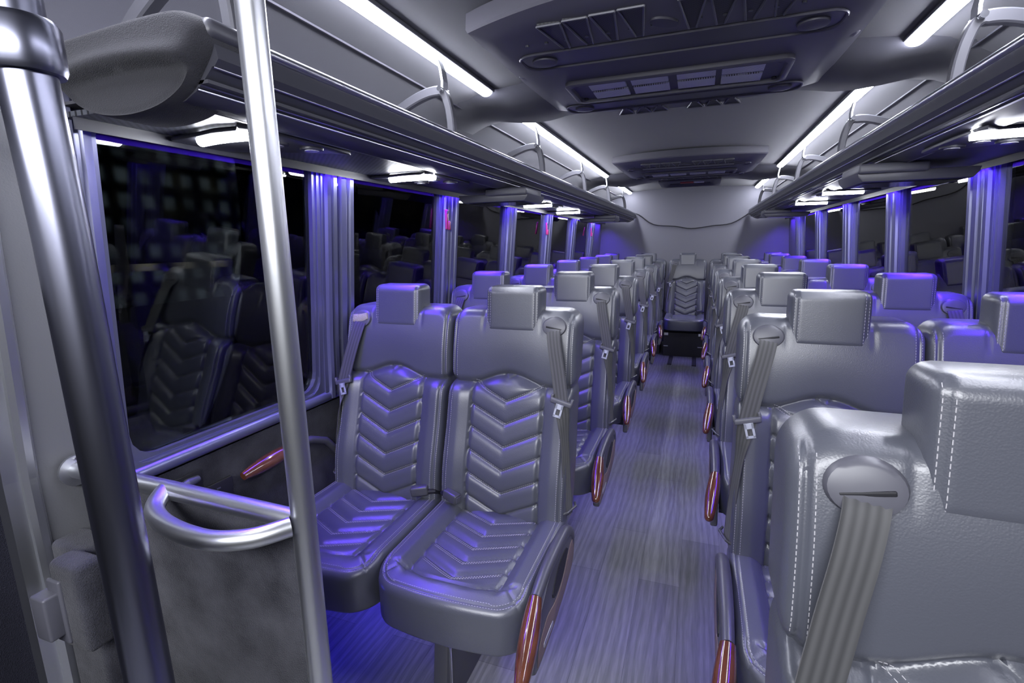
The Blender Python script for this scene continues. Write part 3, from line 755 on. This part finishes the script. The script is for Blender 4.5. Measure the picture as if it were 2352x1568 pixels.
def arm_parts(o, mir, lowered=True):
    B = lambda mb, n, m, p, **k: mb.build(n, m, p, mirror=mir, **k)
    if lowered:
        metal = smooth_path([(0.240, -0.16, 0.36), (0.243, -0.175, 0.43), (0.244, -0.225, 0.468), (0.244, -0.30, 0.480), (0.244, -0.38, 0.482), (0.244, -0.46, 0.478), (0.245, -0.535, 0.466)], 5)
        n = len(metal); a = MB().tube(metal, [0.014+0.004*math.sin(math.pi*i/n) for i in range(n)], 14, True); ar = B(a, 'armrest', 'plastic', o)
        wood = [Vector((0.245, -0.535, 0.466)).lerp(Vector((0.266, -0.712, 0.380)), i/16) for i in range(17)]
        rr = [0.0155+0.0085*math.sin(math.pi*min(1, (i/16)*0.95+0.05)) for i in range(17)]
        wood.append(Vector((0.2667, -0.718, 0.377))); rr.append(rr[-1]*0.75); wood.append(Vector((0.267, -0.722, 0.375))); rr.append(rr[-1]*0.35)
        B(MB().tube(wood, rr, 18, True), 'wood_grip', 'wood', ar)
        # oval side panel with cut-out and brown insert
        def zz(z): return 0.262+(z-0.285)*0.86
        out = [(p.x, p.y) for p in smooth_path([Vector((q[0], zz(q[1]), 0)) for q in ((-0.575, 0.305), (-0.54, 0.285), (-0.42, 0.29), (-0.28, 0.315), (-0.17, 0.36), (-0.145, 0.42), (-0.17, 0.475), (-0.24, 0.508), (-0.34, 0.515), (-0.45, 0.50), (-0.55, 0.40), (-0.575, 0.305))], 4)][:-1]
        sp = MB(); sp.prism(out, 0.229, 0.253, 'x', 0.005); pn = B(sp, 'side_panel', 'plastic', o)
        ins = [(p.x, p.y) for p in smooth_path([Vector((q[0], zz(q[1]), 0)) for q in ((-0.548, 0.303), (-0.42, 0.302), (-0.28, 0.328), (-0.185, 0.365), (-0.160, 0.42), (-0.18, 0.462), (-0.225, 0.45), (-0.30, 0.395), (-0.38, 0.38), (-0.46, 0.395), (-0.53, 0.36), (-0.548, 0.303))], 4)][:-1]
        B(MB().prism(ins, 0.252, 0.2550, 'x', 0.001), 'laminate_insert', 'brown', pn)
        hole = [(p.x, p.y) for p in smooth_path([Vector((q[0], zz(q[1]), 0)) for q in ((-0.24, 0.468), (-0.30, 0.415), (-0.38, 0.40), (-0.41, 0.43), (-0.35, 0.480), (-0.27, 0.488), (-0.24, 0.468))], 3)][:-1]
        B(MB().prism(hole, 0.252, 0.2556, 'x'), 'recess', 'black', pn, smooth=False)
        B(MB().prism(rrect(-0.50, 0.292, -0.41, 0.310, 0.0085), 0.2545, 0.2565, 'x', 0.0008), 'badge', 'steel', pn)
    else:
        wood = [Vector((0.243, -0.53, 0.642)).lerp(Vector((0.243, -0.29, 0.658)), i/14) for i in range(15)]
        rr = [0.006+0.019*math.sin(math.pi*min(1, 0.12+(i/14)*0.8)) for i in range(15)]
        g = B(MB().tube(wood, rr, 16, True, 0.8), 'wood_grip', 'wood', o)
        B(MB().tube([(0.243, -0.30, 0.655), (0.243, -0.24, 0.65), (0.240, -0.17, 0.62), (0.235, -0.12, 0.56)], 0.014, 12), 'armrest', 'plastic', o)

DATA = {}
def make_seat(kind, mir):
    """kind 'aisle' / 'window' / 'back'; belt on +x unless mirrored"""
    o = bpy.data.objects.new('coach_seat', None); COL.objects.link(o); o.empty_display_size = 0.1
    def shared(name, m, fn, parent):
        if name not in DATA:
            DATA[name] = fn().build(name.split(':')[-1], m, parent, angle=70); return DATA[name]
        c = DATA[name].copy(); COL.objects.link(c); c.parent = parent; return c
    bk = shared('backrest', 'leather', lambda: back_pad.mesh(MB()), o)
    shared('b:stitching', 'stitch', lambda: seat_stitches('back'), bk)
    cu = shared('seat_cushion', 'leather', lambda: cush_pad.mesh(MB()), o)
    shared('c:stitching', 'stitch', lambda: seat_stitches('cushion'), cu)
    hd = shared('headrest', 'leather', lambda: head_pad.mesh(MB()), o)
    shared('h:stitching', 'stitch', lambda: seat_stitches('head'), hd)
    for k_ in ('b:stitching', 'c:stitching', 'h:stitching'): DATA[k_]['kind'] = 'stuff'
    belt_parts(o, mir); buckle_parts(o, mir)
    B = lambda mb, n, m, p, **k: mb.build(n, m, p, mirror=mir, **k)
    if kind == 'aisle':
        arm_parts(o, mir, True)
    elif kind == 'window':
        arm_parts(o, mir, False)
    # under-frame
    fr = MB(); fr.box((0, -0.30, 0.30), (0.40, 0.34, 0.035)); fr.tube([(-0.22, -0.18, 0.29), (0.22, -0.18, 0.29)], 0.016, 10); fr.tube([(-0.22, -0.46, 0.29), (0.22, -0.46, 0.29)], 0.016, 10)
    B(fr, 'seat_frame', 'black', o)
    if kind == 'aisle':
        pd = MB(); xo = -0.045
        pd.prism([(-0.57, 0.0), (-0.08, 0.0), (-0.14, 0.06), (-0.18, 0.285), (-0.50, 0.285), (-0.53, 0.06)], xo-0.022, xo+0.022, 'x', 0.004)
        pe = B(pd, 'pedestal', 'plastic', o)
        B(MB().box((xo+0.023, -0.50, 0.15), (0.008, 0.006, 0.28)), 'edge_trim', 'chrome', pe, smooth=False)
        bo = MB(); bo.tube([(xo, -0.515, 0.10), (xo, -0.535, 0.10)], 0.008, 10); bo.tube([(xo, -0.515, 0.07), (xo, -0.535, 0.07)], 0.008, 10); B(bo, 'bolts', 'black', pe)
    if kind == 'back':
        kb = MB(); kb.box((0, -0.33, 0.14), (0.43, 0.40, 0.28)); B(kb, 'base_box', 'black', o, smooth=False)
        hn = MB()
        for x in (-0.19, 0.19): hn.box((x, -0.535, 0.265), (0.045, 0.01, 0.03)); hn.box((x, -0.535, 0.12), (0.05, 0.008, 0.008))
        B(hn, 'box_hinges', 'steel', o, smooth=False)
    return o
XA_L, XW_L, XA_R, XW_R = -0.579, -1.033, 0.350, 0.800
Y0 = 1.572; PIT = 0.86
protos = {('L', 'aisle'): make_seat('aisle', False), ('L', 'window'): make_seat('window', True), ('R', 'aisle'): make_seat('aisle', True), ('R', 'window'): make_seat('window', False)}
used = set()
def place(key, x, y, label, group):
    p = protos[key]
    o = p if key not in used else copy_tree(p)
    used.add(key); o.location = (x, y, 0); tag(o, label, 'seat', group); return o
roww = ['in the front row', 'in the second row', 'in the third row', 'in the fourth row', 'in the fifth row', 'in the sixth row']
extra = ['right behind the carpeted partition', 'one row behind the partition seats', '', '', '', 'just before the back bench']
for i in range(6):
    y = Y0+PIT*i
    place(('L', 'aisle'), XA_L, y, ('grey leather aisle seat left of the aisle, '+(roww[i] if i else 'foremost, behind the partition')), 'left aisle seats')
    place(('L', 'window'), XW_L, y, ('grey leather seat by the left windows with torn belt slot' if i == 0 else 'grey leather seat by the left windows, '+roww[i]), 'left window seats')
rr2 = ['the huge cropped one in the right foreground', 'directly behind the huge cropped foreground seat', 'third from the front', 'fourth from the front', 'fifth from the front', 'sixth from the front', 'last before the back bench']
for i in range(-1, 6):
    y = Y0+PIT*i if i >= 0 else 0.625
    place(('R', 'aisle'), XA_R if i >= 0 else 0.336, y, 'grey leather seat right of the aisle, '+rr2[i+1], 'right aisle seats')
    if i >= 0:
        place(('R', 'window'), XW_R, y, 'grey leather seat by the right windows, '+['cut by the picture edge', 'blue-lit and nearest fully visible', 'second blue-lit one from the front', 'third blue-lit one from the front', 'fourth blue-lit one from the front', 'last before the back bench'][i], 'right window seats')
bp = make_seat('back', True)
for k, (x, lab) in enumerate(((-0.115, 'centre seat of the back bench facing down the aisle'), (-0.595, 'back bench seat next to the centre one on the left'), (-1.068, 'back bench seat by the left wall'), (0.365, 'back bench seat next to the centre one on the right'), (0.838, 'back bench seat by the right wall'))):
    o = bp if k == 0 else copy_tree(bp)
    o.location = (x, 6.58 if k == 0 else 6.64, 0); tag(o, 'grey leather '+lab, 'seat', 'back bench seats')

# torn belt slot of the foremost window seat: bare foam round the slot
for so in COL.objects:
    if so.get('label', '').endswith('torn belt slot'):
        zb_ = 1.066; f1 = MB(); yf = backline(zb_)-back_top(0.15, zb_)-0.0115
        f1.prism([(-0.187, zb_-0.014), (-0.180, zb_+0.012), (-0.150, zb_+0.014), (-0.122, zb_+0.020), (-0.118, zb_-0.002), (-0.135, zb_-0.010), (-0.165, zb_-0.018)], yf-0.003, yf+0.006, 'y', 0.001)
        ff = f1.build('exposed_foam', 'foam', so); ff['label'] = 'torn cream foam round the slot'
        break
# floor anchor tracks before the back bench
for x, l in ((-0.235, 'left'), (0.02, 'right')):
    tag(MB().bbox((x, 5.90, 0.004), (0.045, 0.62, 0.008), 0.002).build('floor_track', 'black'), 'dark anchor track in the aisle floor, %s of the pair before the back bench' % l, 'floor track', 'floor tracks')

# ------------------------------------------------------------------ front left: poles, handrail, partition
PX, PY = -0.647, 0.64
o = empty('grab_pole', (PX, PY, 0), 'shiny brushed steel grab pole at the partition edge, floor to ceiling', 'pole')
MB().tube([(0, 0, 0.008), (0, 0, 1.0), (0, 0, 1.99)], 0.0215, 28).build('tube', 'steel', o)
MB().tube([(0, 0, 0), (0, 0, 0.012)], 0.045, 24).build('base_flange', 'steel', o)
o = empty('handrail', (-1.295, PY, 0.845), 'steel handrail over the carpeted partition with welded loop handle', 'handrail')
MB().tube([(0.0, 0, 0), (0.30, 0, 0.0), (0.628, 0, -0.004)], 0.0190, 24).build('rail_tube', 'steel', o)
lp = smooth_path([(0.29, 0.0, 0.0), (0.315, -0.035, -0.004), (0.345, -0.062, -0.008), (0.40, -0.083, -0.009), (0.47, -0.095, -0.009), (0.54, -0.094, -0.008), (0.60, -0.068, -0.006), (0.638, -0.022, -0.004)], 6)
MB().tube(lp, 0.0175, 20).build('loop_handle', 'steel', o)
fl = MB(); fl.tube([(0.0, 0, 0), (0.006, 0, 0)], 0.036, 24); f_ = fl.build('wall_flange', 'steel', o)
MB().tube([(0.006, -0.0, 0.026), (0.011, -0.0, 0.026)], 0.006, 10).build('screw', 'chrome', f_)
# partition
o = empty('partition', (0, 0, 0), 'carpeted modesty partition under the steel handrail beside the pole', 'partition')
pp = [(-1.30, 0.0), (-0.672, 0.0), (-0.672, 0.822), (-1.19, 0.826), (-1.30, 0.828)]
MB().prism(pp, 0.648, 0.672, 'y', 0.004).build('panel', 'carpet', o)
MB().bbox((-1.235, 0.60, 0.355), (0.12, 0.07, 0.71), 0.012).build('side_return', 'carpet', o)
# second pole
p2 = Vector((-0.79, 0.42, 0))
o = empty('stanchion', p2, 'thick dark polished stanchion by the entry with grey clamp collar', 'pole')
MB().tube([(0.025, 0, 0.0), (0.023, 0, 0.6), (0.014, 0, 1.0), (0.008, 0, 1.35), (-0.006, 0, 1.6), (-0.012, 0, 1.98)], 0.0305, 32).build('tube', 'blackchrome', o)
co = MB(); co.tube([(0, 0, 1.545), (0, 0, 1.552), (0, 0, 1.600), (0, 0, 1.607)], [0.037, 0.040, 0.040, 0.036], 28); co.tube([(0, 0, 1.575), (-0.05, -0.015, 1.575)], 0.030, 20)
cc = co.build('clamp_collar', 'blackchrome', o)
MB().tube([(-0.04, -0.012, 1.575), (-0.36, -0.11, 1.575)], 0.024, 20).build('side_tube', 'blackchrome', o)
# latch box low on the partition
o = empty('latch_box', (-1.175, 0.535, 0.62), 'carpet covered box with grey plastic door catch at the entry', 'door catch')
MB().bbox((0.03, 0.0, 0.008), (0.09, 0.055, 0.195), 0.014).build('box', 'carpet', o)
ct = MB(); ct.bbox((-0.005, -0.040, -0.004), (0.045, 0.036, 0.095), 0.005); ct.bbox((0.004, -0.028, -0.002), (0.040, 0.010, 0.14), 0.004)
cv = ct.build('catch_cover', 'bezel', o)
MB().box((-0.028, -0.042, -0.008), (0.004, 0.020, 0.04)).build('catch_slot', 'black', cv, smooth=False)
# wall sockets and cup recess
o = empty('power_outlet', (wx(-1, 0.62)+0.001, 0.975, 0.620), 'black power outlet with USB slots on the carpeted left wall', 'outlet')
MB().bbox((0.004, 0, 0), (0.010, 0.10, 0.062), 0.003).build('plate', 'black', o)
us = MB()
for dy, dz in ((-0.012, -0.012), (0.012, -0.012)): us.box((0.0105, dy, dz), (0.002, 0.014, 0.006))
us.box((0.0105, 0, 0.012), (0.002, 0.012, 0.004)); us.build('ports', 'bezel', o, smooth=False)
o = empty('cup_recess', (wx(-1, 0.68)+0.001, 0.885, 0.685), 'rounded dark recess pocket in the carpeted left wall by the outlet', 'wall pocket')
MB().bbox((0.002, 0, 0), (0.006, 0.10, 0.055), 0.002).build('pocket', 'black', o)
MB().tube([(0.006, -0.035, -0.004), (0.012, 0.0, 0.006), (0.006, 0.035, 0.004)], [0.008, 0.014, 0.010], 12).build('cushion_roll', 'leather', o)

# red window release handles
for y, z, l in ((2.36, 1.46, 'the left window pillar nearest the camera that has one'), (4.19, 1.455, 'a left window pillar in the middle of the coach'), (6.10, 1.46, 'the last left window pillar before the back wall')):
    x = wx(-1, z)+0.028
    o = empty('release_handle', (x, y, z), 'red window release handle on '+l, 'release handle', 'red release handles')
    h = MB(); h.bbox((0.004, 0, 0.0), (0.012, 0.022, 0.10), 0.004); h.bbox((0.010, 0.012, -0.03), (0.012, 0.018, 0.045), 0.004)
    h.build('handle', 'red', o)
    MB().box((0.012, 0, 0.036), (0.004, 0.014, 0.012)).build('catch', 'bezel', o, smooth=False)

# ------------------------------------------------------------------ night street outside
def bld_mat(name, base, lit, sx, sz, strength):
    m = mat(name, base, 0.9); nt = m.node_tree; b = nt.nodes['Principled BSDF']; N = nt.nodes.new; L = nt.links.new
    tc = N('ShaderNodeTexCoord'); sp = N('ShaderNodeSeparateXYZ'); L(tc.outputs['Object'], sp.inputs[0])
    def wave(src, k):
        mu = N('ShaderNodeMath'); mu.operation = 'MULTIPLY'; mu.inputs[1].default_value = k; L(src, mu.inputs[0])
        s_ = N('ShaderNodeMath'); s_.operation = 'SINE'; L(mu.outputs[0], s_.inputs[0])
        r = N('ShaderNodeMapRange'); r.interpolation_type = 'SMOOTHSTEP'; r.inputs[1].default_value = -1.0; r.inputs[2].default_value = 1.0; L(s_.outputs[0], r.inputs[0]); return r.outputs[0]
    mm = N('ShaderNodeMath'); mm.operation = 'MULTIPLY'; L(wave(sp.outputs['Y'], sx), mm.inputs[0]); L(wave(sp.outputs['Z'], sz), mm.inputs[1])
    nz = N('ShaderNodeTexNoise'); nz.inputs['Scale'].default_value = 0.5; nz.inputs['Detail'].default_value = 1; L(tc.outputs['Object'], nz.inputs['Vector'])
    r2 = N('ShaderNodeMapRange'); r2.interpolation_type = 'SMOOTHSTEP'; r2.inputs[1].default_value = 0.25; r2.inputs[2].default_value = 0.7; L(nz.outputs[0], r2.inputs[0])
    m2 = N('ShaderNodeMath'); m2.operation = 'MULTIPLY'; L(mm.outputs[0], m2.inputs[0]); L(r2.outputs[0], m2.inputs[1])
    m3 = N('ShaderNodeMath'); m3.operation = 'MULTIPLY'; m3.inputs[1].default_value = strength; L(m2.outputs[0], m3.inputs[0])
    b.inputs['Emission Color'].default_value = (*lit, 1); L(m3.outputs[0], b.inputs['Emission Strength'])
    return m
M['b1'] = bld_mat('dark_tower_facade', (0.02, 0.022, 0.025), (0.35, 0.42, 0.5), 6.8, 6.2, 0.055)
M['b2'] = bld_mat('brick_shop_facade', (0.045, 0.02, 0.016), (0.9, 0.55, 0.35), 5.0, 6.4, 0.10)
M['b3'] = bld_mat('pale_facade', (0.03, 0.03, 0.03), (0.8, 0.7, 0.55), 3.6, 4.4, 0.08)
struct(MB().box((0, 20, -1.05), (160, 160, 0.1)).build('ground', 'road', smooth=False))
def building(x, y, w, l, h, m, label):
    o = empty('building', (x, y, -1.0), label, 'building')
    MB().box((0, 0, h/2), (w, l, h)).build('facade', m, o, smooth=False)
    MB().box((0, 0, h+0.2), (w+0.3, l+0.3, 0.4)).build('parapet', 'black', o, smooth=False)
    MB().box((0, 0, 1.6), (w+0.5, l*0.9, 0.3)).build('awning', 'b3', o, smooth=False)
building(-26, 14, 8, 12, 14, 'b1', 'dim night tower with a grid of windows beyond the nearest left pane')
building(-27, 31, 8, 20, 7, 'b2', 'dim brick shop building with warm lights beyond the left windows')
building(-30, 62, 8, 34, 9, 'b3', 'dim pale building far beyond the far left windows')
building(26, 30, 8, 30, 8, 'b3', 'dim night building with warm lights beyond the right windows')
building(28, 66, 8, 34, 10, 'b1', 'dim dark building far beyond the right windows')
